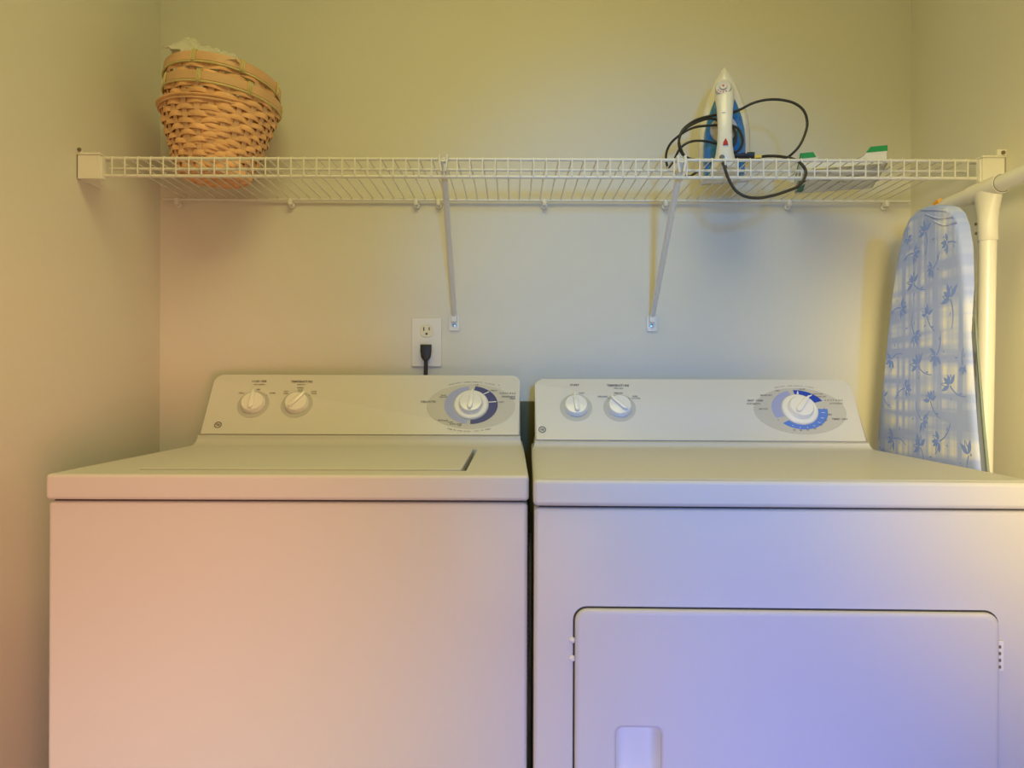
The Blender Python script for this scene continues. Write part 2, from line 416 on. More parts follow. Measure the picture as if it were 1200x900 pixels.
for a in (46, 10):
    a = math.radians(a); c, s = math.cos(a), math.sin(a)
    p0 = Vector((DW[0]+0.0385*c, DW[1]+0.0385*s, 0)); p1 = Vector((DW[0]+0.055*c, DW[1]+0.047*s, 0)); w_ = Vector((-s, c, 0))*0.0011
    bm.faces.new([bm.verts.new(v+Vector((0,0,0.001))) for v in (p0-w_, p1-w_, p1+w_, p0+w_)])
obj('dial_marks', bm, M_wprint, wc)
T_ = []
def wt(s, px, py, size, ang=0, al='CENTER'):
    x, u = wx(px, py); T_.append((s, x, u, size, ang, al))
wt('LOAD SIZE', 304, 447, 0.0066); wt('select anytime', 304, 450.6, 0.0042)
wt('MED', 303, 456.8, 0.0045); wt('SMALL', 283, 461, 0.0042); wt('SUPER', 319.5, 461, 0.0046)
wt('TEMPERATURE', 353.5, 447.5, 0.0072); wt('wash/rinse', 353, 450.8, 0.0042)
wt('WARM', 352, 454.8, 0.0045); wt('COLD', 352, 457.4, 0.0040)
wt('HOT', 335.5, 459, 0.0044); wt('COLD', 335, 461.4, 0.0044); wt('COLD', 368, 459, 0.0044); wt('COLD', 368, 461.4, 0.0044)
for px, py in ((289,463.5),(312.6,463.5),(338.5,463.7),(351.2,459.8),(362.5,463.7)): wt('•', px, py, 0.008)
wt('DELICATES', 502, 471, 0.0066); wt('KNITS', 520, 463.6, 0.0042); wt('DELICATE', 519.5, 465.6, 0.0038)
wt('OFF', 558.7, 451.5, 0.0042); wt('HEAVY', 579, 458, 0.0048); wt('LIGHT', 587.5, 471.3, 0.0045)
wt('C A S U A L S', 604, 461.2, 0.0060, 0, 'RIGHT'); wt('PERMANENT', 604, 465.2, 0.0052, 0, 'RIGHT'); wt('PRESS', 604, 467.4, 0.0048, 0, 'RIGHT')
wt('REGULAR', 519, 493, 0.0050, -0.05); wt('SOAK', 528, 495, 0.0042); wt('EXTRA RINSE', 534, 497.2, 0.0042); wt('OFF', 538.5, 499, 0.0044)
wt('•', 584.6, 452, 0.008); wt('/', 586, 455, 0.0046)
T_ += arc_items('HEAVY DUTY  LARGE CAPACITY  8 CYCLES', DW[0], DW[1]-0.003, 0.101, 0.0625, PI/2, 1.05, 0.0036)
T_ += arc_items('PUSH TO STOP CYCLE   PULL TO START', DW[0]-0.002, DW[1]-0.003, 0.100, 0.0635, -PI/2, 0.95, 0.0038, True)
text_mesh(T_+emblem_items(*E1), 'printed_lettering', M_ink, wc, 0.0009)

# ---- dryer
DS, DT = 0.9295, 1.0545
dryer, dc, DL = make_appliance('clothes_dryer', -0.001, DS, DT)
YAW = -0.0225
dryer.location = (0.0295, 0.965, 0); dryer.rotation_euler = (0, 0, YAW)
tag(dryer, 'white front-loading clothes dryer with square door, right of the washing machine', 'dryer')
bm = NB(); box(bm, (0, 0, 0.8775), (W, 0.60, 0.914), 0.0065, 4)
obj('top_panel', bm, M_enamel, dryer, 40)
# thin raised rim round the edge of the dryer top
bm = NB()
ro, ri = rrect(0.004, 0.006, W-0.004, 0.455, 0.02), rrect(0.026, 0.024, W-0.026, 0.450, 0.012)
vo = [bm.verts.new((x,y,0.9142)) for x,y in ro]; vm = [bm.verts.new((x*0.985+W/2*0.015, y*0.99+0.002, 0.9158)) for x,y in ro]; vi = [bm.verts.new((x,y,0.9139)) for x,y in ri]
n = len(ro)
for i in range(n):
    j = (i+1)%n; bm.faces.new((vo[i],vo[j],vm[j],vm[i])); bm.faces.new((vm[i],vm[j],vi[j],vi[i]))
obj('top_rim', bm, M_enamel, dryer, 60)
# door: dark reveal, door slab with rolled edge and a handle pocket
dx0, dx1, dz0, dz1 = 0.0575, 0.6270, 0.215, 0.738
bm = NB(); prism(bm, rrect(dx0-0.0025, dz0-0.0025, dx1+0.0025, dz1+0.0025, 0.019), 0.0035, 0.010, 'y'); obj('door_reveal', bm, M_seam, dryer)
hx0, hx1, hz0, hz1 = 0.1140, 0.1745, 0.455, 0.578
bm = NB()
out = rrect(dx0, dz0, dx1, dz1, 0.017, 6); hol = rrect(hx0, hz0, hx1, hz1, 0.010, 6)
# outlines share their point count, so the face between them is a ring of quads
def ringface(bm, A, B): 
    n = len(A)
    for i in range(n): bm.faces.new((A[i], A[(i+1)%n], B[(i+1)%n], B[i]))
def inset(pts, d, cx, cz):
    x0=min(p[0] for p in pts);x1=max(p[0] for p in pts);z0=min(p[1] for p in pts);z1=max(p[1] for p in pts)
    return [((p[0]-(x0+x1)/2)*(1-2*d/(x1-x0))+(x0+x1)/2, (p[1]-(z0+z1)/2)*(1-2*d/(z1-z0))+(z0+z1)/2) for p in pts]
stack = [(out, 0.006), (out, -0.0005), (inset(out,0.0012,0,0), -0.0028), (inset(out,0.004,0,0), -0.0042), (inset(out,0.007,0,0), -0.0045)]
rings = [[bm.verts.new((x, y, z)) for x, z in P] for P, y in stack]
for a, b in zip(rings, rings[1:]): ringface(bm, a, b)
hole = [[bm.verts.new((x, y, z)) for x, z in P] for P, y in ((inset(hol,-0.0045,0,0), -0.0045), (inset(hol,-0.002,0,0), -0.0035), (hol, -0.001), (hol, 0.004))]
ringface(bm, rings[-1], hole[0])
for a, b in zip(hole, hole[1:]): ringface(bm, a, b)
door = obj('door', bm, M_enamel, dryer, 40)
bm = NB()
cup = [(hol, 0.0), (inset(hol,0.002,0,0), 0.004), (inset(hol,0.006,0,0), 0.020), (inset(hol,0.012,0,0), 0.024)]
rr = [[bm.verts.new((x, y, z)) for x, z in P] for P, y in cup]
for a, b in zip(rr, rr[1:]): ringface(bm, a, b)
bm.faces.new(rr[-1])
hp = obj('handle_pocket', bm, M_plas, door, 50); hp['label'] = 'pale recessed handle pocket'
# the cabinet behind the pocket is left whole: pocket is set in the door, so cut the cabinet with a matching hole
cabs = [o for o in dryer.children if o.name.startswith(('cabinet', 'door_reveal'))]
cut = NB(); box(cut, (hx0-0.004, -0.05, hz0-0.004), (hx1+0.004, 0.035, hz1+0.004))
cuto = obj('cutter', cut, M_seam)
for o in cabs:
    o.modifiers.clear(); md = o.modifiers.new('pocket', 'BOOLEAN'); md.object = cuto; md.operation = 'DIFFERENCE'; md.solver = 'EXACT'
cuto.parent = dryer
bpy.context.view_layer.update(); dg = bpy.context.evaluated_depsgraph_get()
for o in cabs:
    me = bpy.data.meshes.new_from_object(o.evaluated_get(dg)); o.modifiers.clear(); o.data = me
    wn = o.modifiers.new('weighted', 'WEIGHTED_NORMAL'); wn.keep_sharp = True
bpy.data.objects.remove(cuto)
# hinge on the right and catch tabs on the left of the door
bm = NB(); box(bm, (dx1+0.0005, -0.0005, 0.660), (dx1+0.0075, 0.006, 0.701), 0.0012, 2)
hg = obj('hinge', bm, M_plas, dryer, 40)
bm = NB()
for z in (0.664, 0.673, 0.682, 0.691): box(bm, (dx1-0.001, -0.0022, z), (dx1+0.0030, 0.0, z+0.004), 0.0006, 1)
obj('hinge_knuckle', bm, M_dscrew, hg)
for z in (0.694, 0.669):
    bm = NB(); lathe(bm, [(0.0045,0),(0.004,0.002),(0.0,0.0035)], 12, Matrix.Translation((dx0-0.0035, 0.0035, z)) @ Matrix.Rotation(PI/2,4,'X'))
    obj('catch_tab', bm, M_plas, dryer, 60)
cy_, sy_ = math.cos(YAW), math.sin(YAW)
Lf = math.hypot(0.087, DT-DS)
def dx_(px, py):
    inv = Matrix.Translation(dryer.location) @ Matrix.Rotation(YAW, 4, 'Z'); inv = inv.inverted()
    o = inv @ Vector((0,0,CZ)); d = (inv @ at(px, py, 1.0)) - o
    n = Vector((0, -(DT-DS), 0.087)).normalized(); p0 = Vector((0, 0.474, DS))
    t = n.dot(p0-o)/n.dot(d); q = o+d*t
    return q.x, math.hypot(q.y-0.474, q.z-DS)
K1, K2, DD = dx_(675,476.5), dx_(726,477), dx_(937,480)
for K in (K1, K2): shade(dc, K[0], K[1]-0.002, 0.034)
knob(dc, K1[0], K1[1], 0.0245, PI/2+0.12); knob(dc, K2[0], K2[1], 0.0245, PI*0.75)
E2 = dx_(635.5, 503.5); emblem(dc, *E2)
dial_art(dc, DD, [('blue_dial_band', M_blue, 26, 94), ('mid_blue_dial_band', M_mid, -136, 2), ('lilac_dial_band', M_lil, 106, 206)])
k = knob(dc, DD[0], DD[1], 0.0255, PI/4+0.1, 'dial_knob'); k.location.z = 0.004
bm = NB()
for a, wd in ((84, 0.0022), (52, 0.0012)):
    a = math.radians(a); c, s = math.cos(a), math.sin(a)
    p0 = Vector((DD[0]+0.0385*c, DD[1]+0.0385*s, 0)); p1 = Vector((DD[0]+0.054*c, DD[1]+0.0465*s, 0)); w_ = Vector((-s, c, 0))*wd
    e_ = w_*0.25 if wd > 0.002 else w_
    bm.faces.new([bm.verts.new(v+Vector((0,0,0.001))) for v in (p0-w_, p1-e_, p1+e_, p0+w_)])
for a in range(-118, 0, 18):
    a = math.radians(a); c, s = math.cos(a), math.sin(a)
    p0 = Vector((DD[0]+0.044*c, DD[1]+0.043*s, 0)); p1 = Vector((DD[0]+0.051*c, DD[1]+0.0455*s, 0)); w_ = Vector((-s, c, 0))*0.0005
    bm.faces.new([bm.verts.new(v+Vector((0,0,0.001))) for v in (p0-w_, p1-w_, p1+w_, p0+w_)])
obj('dial_marks', bm, M_wprint, dc)
T_ = []
def dt(s, px, py, size, ang=0, al='CENTER'):
    x, u = dx_(px, py); T_.append((s, x, u, size, ang, al))
dt('START', 673.5, 451.5, 0.0066); dt('START', 681.5, 461, 0.0042); dt('TEMPERATURE', 724, 452, 0.0072); dt('fabric types', 725, 455.2, 0.0042)
dt('MEDIUM', 724.5, 461, 0.0048); dt('DELICATE', 706, 465, 0.0046); dt('HIGH', 744, 464.6, 0.0044); dt('COTTONS', 745, 467, 0.0040)
for px, py in ((669.5,464),(678,464),(713,467.3),(725,464),(737.3,467.5),(912,492.5),(965.5,479.5)): dt('•', px, py, 0.009)
dt('EASY  CARE', 885, 469.7, 0.0062); dt('AUTOMATIC', 883, 473.5, 0.0050)
dt('MORE DRY', 898, 463.5, 0.0050); dt('DRY', 911, 458.2, 0.0050); dt('LESS DRY', 894.5, 479.5, 0.0046)
dt('FLUFF', 940, 456.6, 0.0048); dt('COTTONS', 958, 462, 0.0044); dt('MORE DRY', 962, 465.2, 0.0044)
dt('C O T T O N S', 987, 469.5, 0.0058, 0, 'RIGHT'); dt('AUTOMATIC', 987.5, 473.2, 0.0048, 0, 'RIGHT')
dt('LESS', 972, 486, 0.0050); dt('TIMED  DRY', 984, 491.5, 0.0060)
for s, px, py in (('80',967.5,492.8),('70',962,498.5),('60',955,502.6),('50',946.5,504.2),('40',938.5,504.6),('20',931,504.2)): dt(s, px, py, 0.0056)
T_ += arc_items('HEAVY DUTY  LARGE CAPACITY  4 CYCLES', DD[0], DD[1]-0.003, 0.101, 0.0625, PI/2, 0.85, 0.0032)
text_mesh(T_+emblem_items(*E2), 'printed_lettering', M_ink, dc, 0.0009)

# ------------------------------------------------------------------ wire shelf
SZ = CZ+0.426
shelf = empty('wire_shelf', (0, 1.5, SZ))
tag(shelf, 'white vinyl-coated wire shelf across the wall above washer and dryer', 'shelf')
def S(p): return Vector(p)-Vector((0, 1.5, SZ))
def rod(name, pts, r, m=M_wire, parent=shelf, seg=8):
    bm = NB(); tube(bm, [S(p) for p in pts], r, seg); return obj(name, bm, m, parent, 60)
YFR, YBK, LIP = 1.350, 1.645, 0.0335
rod('front_rail', [(-0.792, YFR, SZ), (0.888, YFR, SZ)], 0.0032)
rod('lip_rail', [(-0.792, YFR, SZ-LIP), (0.888, YFR, SZ-LIP)], 0.0032)
rod('middle_rail', [(-0.800, 1.402, SZ-0.0045), (0.900, 1.402, SZ-0.0045)], 0.0028)
rod('back_rail', [(-0.815, YBK, SZ-0.002), (0.925, YBK, SZ-0.002)], 0.0032)
bm = NB()
pts = [S((0, YBK, SZ+0.0022)), S((0, YFR+0.008, SZ+0.0022)), S((0, YFR, SZ+0.0032)), S((0, YFR-0.0038, SZ+0.001)), S((0, YFR-0.0042, SZ-0.004)), S((0, YFR-0.0038, SZ-LIP+0.001))]
tube(bm, pts, 0.0014, 6)
w0 = obj('deck_wire', bm, M_wire, shelf, 60); wme = w0.data
for k in range(68):
    x = -0.764+0.02436*k
    if k == 0: w0.location = (x, 0, 0)
    else: inst('deck_wire', wme, shelf, (x, 0, 0))
# wall clips along the back rail
bm = NB(); box(bm, (-0.0045, -0.012, -0.010), (0.0045, 0.0098, 0.005), 0.002, 2)
lathe(bm, [(0.0070,-0.005),(0.0070,0.0005),(0.005,0.002),(0,0.002)], 16, Matrix.Translation((0,0.004,-0.008)) @ Matrix.Rotation(PI/2,4,'X'))
clip0 = obj('wall_clip', bm, M_plas, shelf, 40); cme = clip0.data
bm = NB(); lathe(bm, [(0.0034,0),(0.003,0.0015),(0,0.002)], 12, Matrix.Rotation(PI/2,4,'X')); scr0 = obj('screw', bm, M_screw, clip0, 40); scm = scr0.data
scr0.location = (0, 0.0018, -0.008)
for i, px in enumerate((210, 342, 488, 514, 637, 778, 921, 1034)):
    x = (px-600)/500.0
    if i == 0: c = clip0
    else:
        c = inst('wall_clip', cme, shelf); inst('screw', scm, c, (0,0.0018,-0.008))
    c.location = S((x, 1.645, SZ-0.006))
# end brackets on the side walls
def bracket(sgn, X):
    b = empty('end_bracket'); b.parent = shelf; b.location = S((X, 1.345, SZ))
    bpy.data.objects.remove(b)
    bm = NB()
    x1 = -sgn*0.0
    def bx(a0, a1, y0, y1, z0, z1, bev=0.0015):
        xa, xb = X-sgn*a0, X-sgn*a1
        p, q = S((min(xa,xb), y0, z0)), S((max(xa,xb), y1, z1)); box(bm, p, q, bev, 2)
    bx(0, 0.044, 1.336, 1.346, SZ-0.043, SZ+0.003)      # front cheek
    bx(0, 0.004, 1.336, 1.41, SZ-0.043, SZ+0.010)       # plate on the wall
    bx(0, 0.046, 1.334, 1.38, SZ+0.002, SZ+0.0065)      # top flange
    bx(0, 0.012, 1.330, 1.334, SZ+0.002, SZ+0.018) if False else None
    bx(0.040, 0.047, 1.340, 1.352, SZ-0.042, SZ+0.001, 0.001)
    bx(0.0, 0.018, 1.334, 1.340, SZ+0.003, SZ+0.018) if sgn > 0 else bx(0.0, 0.010, 1.334, 1.340, SZ+0.003, SZ+0.014)
    e = obj('end_bracket', bm, M_plas, shelf, 40)
    bm = NB(); lathe(bm, [(0.0040,0),(0.0035,0.002),(0,0.003)], 12, Matrix.Translation(S((X-sgn*0.007, 1.334, SZ+0.011))) @ Matrix.Rotation(PI/2,4,'X'))
    obj('screw', bm, M_dscrew, e, 40)
bracket(-1, XL); bracket(1, XR)
# diagonal braces
for xt, xb in ((-0.1325, -0.1355), (0.3220, 0.3265)):
    top = Vector((xt, 1.3455, SZ-0.002)); bot = Vector((xb, 1.6440, CZ+0.155))
    d = (bot-top).normalized(); s = Vector((1,0,0)); n = d.cross(s).normalized()
    if n.y > 0: n = -n
    bm = NB()
    sec = [(-0.0065,0.0),(-0.0055,0.0035),(-0.002,0.0060),(0.002,0.0060),(0.0055,0.0035),(0.0065,0.0),(0.0045,-0.001),(0,0.002),(-0.0045,-0.001)]
    L0 = [bm.verts.new(S(top)+s*a+n*b) for a, b in sec]; L1 = [bm.verts.new(S(bot)+s*a+n*b) for a, b in sec]
    ringface(bm, L0, L1); bm.faces.new(L0[::-1]); bm.faces.new(L1)
    br = obj('support_brace', bm, M_wire, shelf, 50)
    bm = NB()
    for dx in (-0.007, 0.007):
        tube(bm, [S((xt+dx, YFR+0.006, SZ-0.004)), S((xt+dx, YFR+0.004, SZ+0.006)), S((xt+dx, YFR-0.006, SZ+0.006)), S((xt+dx, YFR-0.007, SZ-0.008)), S((xt+dx*0.6, YFR-0.006, SZ-0.024))], 0.0026, 8)
    obj('brace_hook', bm, M_wire, br, 50)
    bm = NB(); prism(bm, [(a+S((xb,0,0)).x, b+CZ+0.1385-SZ) for a, b in rrect(-0.0125,-0.0185,0.0125,0.0185,0.005)], YB-1.5-0.0002, YB-1.5-0.005, 'y', 0.001, 2)
    box(bm, S((xb-0.007, 1.638, CZ+0.140)), S((xb+0.007, 1.652, CZ+0.160)), 0.002, 2)
    ft = obj('foot_plate', bm, M_plas, br, 40)
    bm = NB(); lathe(bm, [(0.0048,0),(0.0042,0.002),(0,0.003)], 14, Matrix.Translation(S((xb, 1.650, CZ+0.133))) @ Matrix.Rotation(PI/2,4,'X'))
    obj('screw', bm, M_screw, br, 40)

# ------------------------------------------------------------------ baskets
NST = 24
BH = 0.157
def brad(h): return 0.0690+0.045*(max(h,0)/BH)**0.85 if h > 0.0 else 0.0700
def make_basket(name, rim_mat, rim_h, fat, BH=0.157):
    root = empty(name)
    rows = 13 if BH > 0.15 else 11
    for k in range(rows):
        h = 0.007+k*(BH-0.014)/(rows-1); hh = 0.0057*random.uniform(0.85,1.05); bm = NB(); seg = NST*6; R = []
        wob = random.uniform(-0.0006,0.0006)
        for i in range(seg):
            a = 2*PI*i/seg; ph = NST*a/2+(k%2)*PI
            off = 0.0026*math.cos(ph); r = brad(h)+off+wob
            z = h+0.0013*math.sin(ph*0.5+k)+0.0006*math.sin(a*5+k*2)
            tw = 0.0012*math.cos(ph)
            c, s = math.cos(a), math.sin(a)
            R.append([bm.verts.new(((r+dr)*c, (r+dr)*s, z+dz_)) for dr, dz_ in ((0.0,-hh),(0.0010+tw*0.3,-hh*0.5),(0.0010+tw*0.3,hh*0.5),(0.0003,hh),(-0.0008,hh*0.5),(-0.0008,-hh*0.5))])
        for i in range(seg): ringface(bm, R[i], R[(i+1)%seg]) 
        obj('weaver', bm, M_bamboo, root, 60)
    bm = NB(); hs = [0, 0.02, 0.05, 0.085, 0.12, BH]
    R = []
    for h in hs:
        r = brad(h)-0.0004; wd = 0.0042+0.0014*h/BH
        R.append([bm.verts.new((r+a, b, h)) for a, b in ((0.0006,-wd),(0.0006,wd),(-0.0008,wd),(-0.0008,-wd))])
    for a, b in zip(R, R[1:]): ringface(bm, a, b)
    bm.faces.new(R[0]); bm.faces.new(R[-1][::-1])
    s0 = obj('stake', bm, M_stake, root, 40)
    for i in range(1, NST): inst('stake', s0.data, root, (0,0,0), (0,0,2*PI*i/NST))
    # woven base
    bm = NB(); r0 = 0.0695
    tube(bm, [(r0*math.cos(2*PI*i/48), r0*math.sin(2*PI*i/48), 0.001) for i in range(49)], 0.003, 6, False); obj('base_hoop', bm, M_stake, root, 60)
    for ax in (0, 1):
        for j in range(-4, 5):
            c = j*0.0150; half = math.sqrt(max(r0*r0-c*c, 0))-0.001
            bm = NB(); n = 18; R = []
            for i in range(n+1):
                t = -half+2*half*i/n; z = 0.0012+0.0010*math.cos(PI*t/0.015+(j%2)*PI+(PI if ax else 0))
                R.append([bm.verts.new((t, c+q, z+e) if ax == 0 else (c+q, t, z+e)) for q, e in ((-0.0058,0),(0.0058,0),(0.0058,0.001),(-0.0058,0.001))])
            for a, b in zip(R, R[1:]): ringface(bm, a, b)
            obj('base_strip', bm, M_bamboo, root)
    # rim hoop: outer band with a thin strand under it
    def band(nm, rr, z0, z1, th, m):
        bm = NB(); n = 64; R = []
        for i in range(n):
            a = 2*PI*i/n; c, s = math.cos(a), math.sin(a)
            R.append([bm.verts.new((q*c, q*s, z)) for q, z in ((rr,z0),(rr+th,z0+0.001),(rr+th*1.2,(z0+z1)/2),(rr+th,z1-0.001),(rr,z1))])
        for i in range(n): ringface(bm, R[i], R[(i+1)%n])
        return obj(nm, bm, m, root, 50)
    rt = brad(BH)
    band('rim_hoop', rt+0.001, BH-0.001, BH+rim_h-0.001, 0.0028*fat, rim_mat)
    band('inner_hoop', rt-0.004, BH-0.003, BH+rim_h-0.002, 0.002, M_stake)
    bm = NB(); tube(bm, [((rt+0.0035)*math.cos(2*PI*i/64), (rt+0.0035)*math.sin(2*PI*i/64), BH-0.0035) for i in range(65)], 0.0022, 6, False)
    obj('rim_strand', bm, M_tie if rim_h > 0.012 else M_stake, root, 60)
    if rim_h > 0.012:
        for a in (-1.78, -0.95, 0.1, 1.2, 2.4, 3.7):
            bm = NB(); c, s = math.cos(a), math.sin(a)
            for q in (-0.0032, 0.0, 0.0032):
                pts = []
                for r_, z_ in ((rt+0.0015,BH-0.0062),(rt+0.0062,BH-0.003),(rt+0.0058,BH+rim_h*0.5),(rt+0.0048,BH+rim_h),(rt-0.002,BH+rim_h+0.0012),(rt-0.0065,BH+rim_h-0.002)):
                    pts.append((r_*c-q*s, r_*s+q*c, z_))
                tube(bm, pts, 0.0014, 6)
            obj('rim_tie', bm, M_tie, root, 50)
    return root
bx0, by0 = -0.6370, 1.505
gB = 'bamboo baskets nested on the shelf'
b0 = make_basket('bamboo_basket', M_bamboo, 0.006, 2.2, 0.134)
b0.location = (bx0, by0, SZ+0.0058); b0.rotation_euler = (0.0, math.radians(2.0), 0.05)
b1 = make_basket('bamboo_basket', M_rim, 0.019, 1.0)
b1.location = (bx0+0.002, by0, SZ+0.0058+0.006); b1.rotation_euler = (0.0, math.radians(6.0), 0.2)
b2 = make_basket('bamboo_basket', M_rim, 0.020, 1.0)
b2.location = (bx0+0.000, by0+0.001, SZ+0.0058+0.042); b2.rotation_euler = (0.0, math.radians(7.2), 0.9)
tag(b0, 'woven bamboo basket without a flat rim, outermost of the nested stack on the shelf', 'basket', gB)
tag(b1, 'bamboo basket whose flat rim is the lower of the two wide rim bands', 'basket', gB)
tag(b2, 'topmost nested bamboo basket with wide flat rim, holding the clear plastic bag', 'basket', gB)

# crumpled clear plastic bag sticking out of the top basket
bm = NB(); nx, ny = 26, 16; G = []
P0 = at(240, 60, 1.50)
for j in range(ny+1):
    row = []
    for i in range(nx+1):
        u = i/nx; v = j/ny; x = -0.070+0.150*u; y = -0.055+0.11*v
        crest = 0.046*math.exp(-((u-0.22)/0.15)**2)+0.034*math.exp(-((u-0.52)/0.15)**2)+0.030*math.exp(-((u-0.80)/0.11)**2)
        z = crest*math.sin(PI*v)**0.7 - 0.030*u
        nn = noise.noise(Vector((u*9, v*7, 2.0)))*0.010 + noise.noise(Vector((u*21, v*17, 5.0)))*0.005
        row.append(bm.verts.new((x+nn*0.5, y+nn*0.4, z+nn)))
    G.append(row)
for j in range(ny):
    for i in range(nx): bm.faces.new((G[j][i], G[j][i+1], G[j+1][i+1], G[j+1][i]))
bag = obj('plastic_bag', bm, M_bag, None)
md = bag.modifiers.new('t', 'SOLIDIFY'); md.thickness = 0.0006
bag.location = (-0.632, 1.470, CZ+0.672)
tag(bag, 'crumpled clear plastic bag poking out of the top basket', 'plastic bag')

# ------------------------------------------------------------------ steam iron standing on its heel
IZ = SZ+0.0045; IX, IY = at(848.5, 190, 1.52).x, 1.520
IROT = -math.radians(16.0)
iron = empty('steam_iron', (IX, IY, IZ), (0, 0, IROT))
tag(iron, 'white and blue steam iron standing upright on the shelf with black cord', 'iron')
PW = [(0.0,0.050),(0.02,0.0530),(0.048,0.0535),(0.1085,0.053),(0.145,0.0475),(0.182,0.036),(0.210,0.0235),(0.226,0.0145),(0.238,0.006),(0.243,0.0)]
def iw(h):
    for (a, x), (b, y) in zip(PW, PW[1:]):
        if a <= h <= b: return x+(y-x)*(h-a)/(b-a)
    return 0
def outline(scale, h0, h1, n=26, add=0.0):
    hs = [h0+(h1-h0)*(1-(1-i/n)**1.4) for i in range(n+1)]
    R = [(max(iw(h)*scale+add, 0.0004), h) for h in hs]
    return R + [(-x, h) for x, h in R[::-1]]
bm = NB(); prism(bm, outline(1.0, 0.0, 0.2425), 0.0, 0.006, 'y', 0.0012, 2); obj('soleplate', bm, M_steel, iron, 40)
# lofted plastic shell: outline shrinks towards the handle side
def loft(bm, levels, close=True):
    R = [[bm.verts.new((x, y, h)) for x, h in P] for P, y in levels]
    for a, b in zip(R, R[1:]): ringface(bm, a, b)
    bm.faces.new(R[0][::-1]); bm.faces.new(R[-1])
bm = NB(); loft(bm, [(outline(0.975,0.001,0.2424), 0.0), (outline(0.97,0.001,0.2422), -0.010), ([(x, h*0.985) for x, h in outline(0.90,0.002,0.2424)], -0.018), ([(x, h*0.965) for x, h in outline(0.82,0.003,0.2424)], -0.024)])
obj('skirt', bm, M_ironw, iron, 50)
TK = [(0.004,0.0405),(0.03,0.0425),(0.07,0.0430),(0.10,0.0405),(0.125,0.0355),(0.15,0.0270),(0.168,0.0190)]
def tko(k): return [(x*k, h) for h, x in TK]+[(-x*k, h) for h, x in TK[::-1]]
bm = NB(); loft(bm, [(tko(1.0), -0.022), (tko(1.0), -0.036), (tko(0.93), -0.045), (tko(0.75), -0.050)])
obj('water_tank', bm, M_ironb, iron, 50)['label'] = 'glossy blue water tank'
def sect(bm, levels):
    """levels: (h, ycentre, half width, half depth) rounded sections stacked upwards"""
    R = []
    for h, y, a, b in levels:
        R.append([bm.verts.new((a*math.copysign(abs(math.cos(t))**0.8, math.cos(t)), y+b*math.copysign(abs(math.sin(t))**0.8, math.sin(t)), h)) for t in [2*PI*k/24 for k in range(24)]])
    for p, q in zip(R, R[1:]): ringface(bm, p, q)
    bm.faces.new(R[0][::-1]); bm.faces.new(R[-1])
bm = NB()
sect(bm, [(0.002,-0.064,0.028,0.046),(0.012,-0.066,0.028,0.050),(0.020,-0.075,0.022,0.042),(0.030,-0.096,0.018,0.022),(0.050,-0.103,0.0150,0.014),(0.080,-0.104,0.0140,0.013),(0.105,-0.101,0.0150,0.013),(0.130,-0.094,0.0165,0.014),(0.148,-0.080,0.0185,0.026),(0.160,-0.066,0.0200,0.036),(0.172,-0.054,0.0200,0.036),(0.184,-0.042,0.0185,0.026),(0.196,-0.034,0.0150,0.016),(0.206,-0.030,0.009,0.008),(0.211,-0.028,0.003,0.004)])
obj('handle', bm, M_ironw, iron, 50)
bm = NB(); loft(bm, [([(x, h*0.99) for x, h in outline(0.86,0.100,0.2425)], -0.020), ([(x, h*0.96) for x, h in outline(0.74,0.104,0.2425)], -0.028), ([(x, h*0.90) for x, h in outline(0.50,0.108,0.2425)], -0.034)])
obj('nose_cover', bm, M_ironw, iron, 50)
Md = Matrix.Translation((-0.003, -0.0965, 0.166)) @ Matrix.Rotation(math.radians(76), 4, 'X')
bm = NB(); lathe(bm, [(0.0160,-0.006),(0.0160,0.002),(0.0145,0.004),(0.008,0.0045),(0.007,0.008),(0,0.0085)], 28, Md); dk = obj('thermostat_dial', bm, M_dial, iron, 40); dk['label'] = 'pale grey round dial at head of handle'
bm = NB()
for a_ in (3.7, 4.2, 4.7, 5.2): lathe(bm, [(0.0013,0.0),(0.0013,0.0006),(0,0.0006)], 8, Md @ Matrix.Translation((0.0115*math.cos(a_), 0.0115*math.sin(a_), 0.0042)))
lathe(bm, [(0.002,0),(0.002,0.0006),(0,0.0006)], 10, Md @ Matrix.Translation((0,0,0.0084)))
obj('dial_dots', bm, M_red, dk)
bm = NB(); lathe(bm, [(0.027,0),(0.027,0.004),(0.024,0.007),(0,0.008)], 32, Matrix.Translation((-0.002, -0.050, 0.098)) @ Matrix.Rotation(PI/2,4,'X'))
obj('temperature_wheel', bm, M_dial, iron, 40)
bm = NB(); prism(bm, [(-0.0035,0.044),(0.0062,0.044),(0.0055,0.049),(0.0014,0.057),(-0.0028,0.049)], -0.1165, -0.1205, 'y', 0.0004, 1); obj('red_mark', bm, M_red, iron)
bm = NB(); box(bm, (-0.006,-0.1135,0.110), (0.002,-0.1125,0.1115)); box(bm, (-0.004,-0.1135,0.106), (0.001,-0.1125,0.107)); obj('small_print', bm, M_dial, iron)
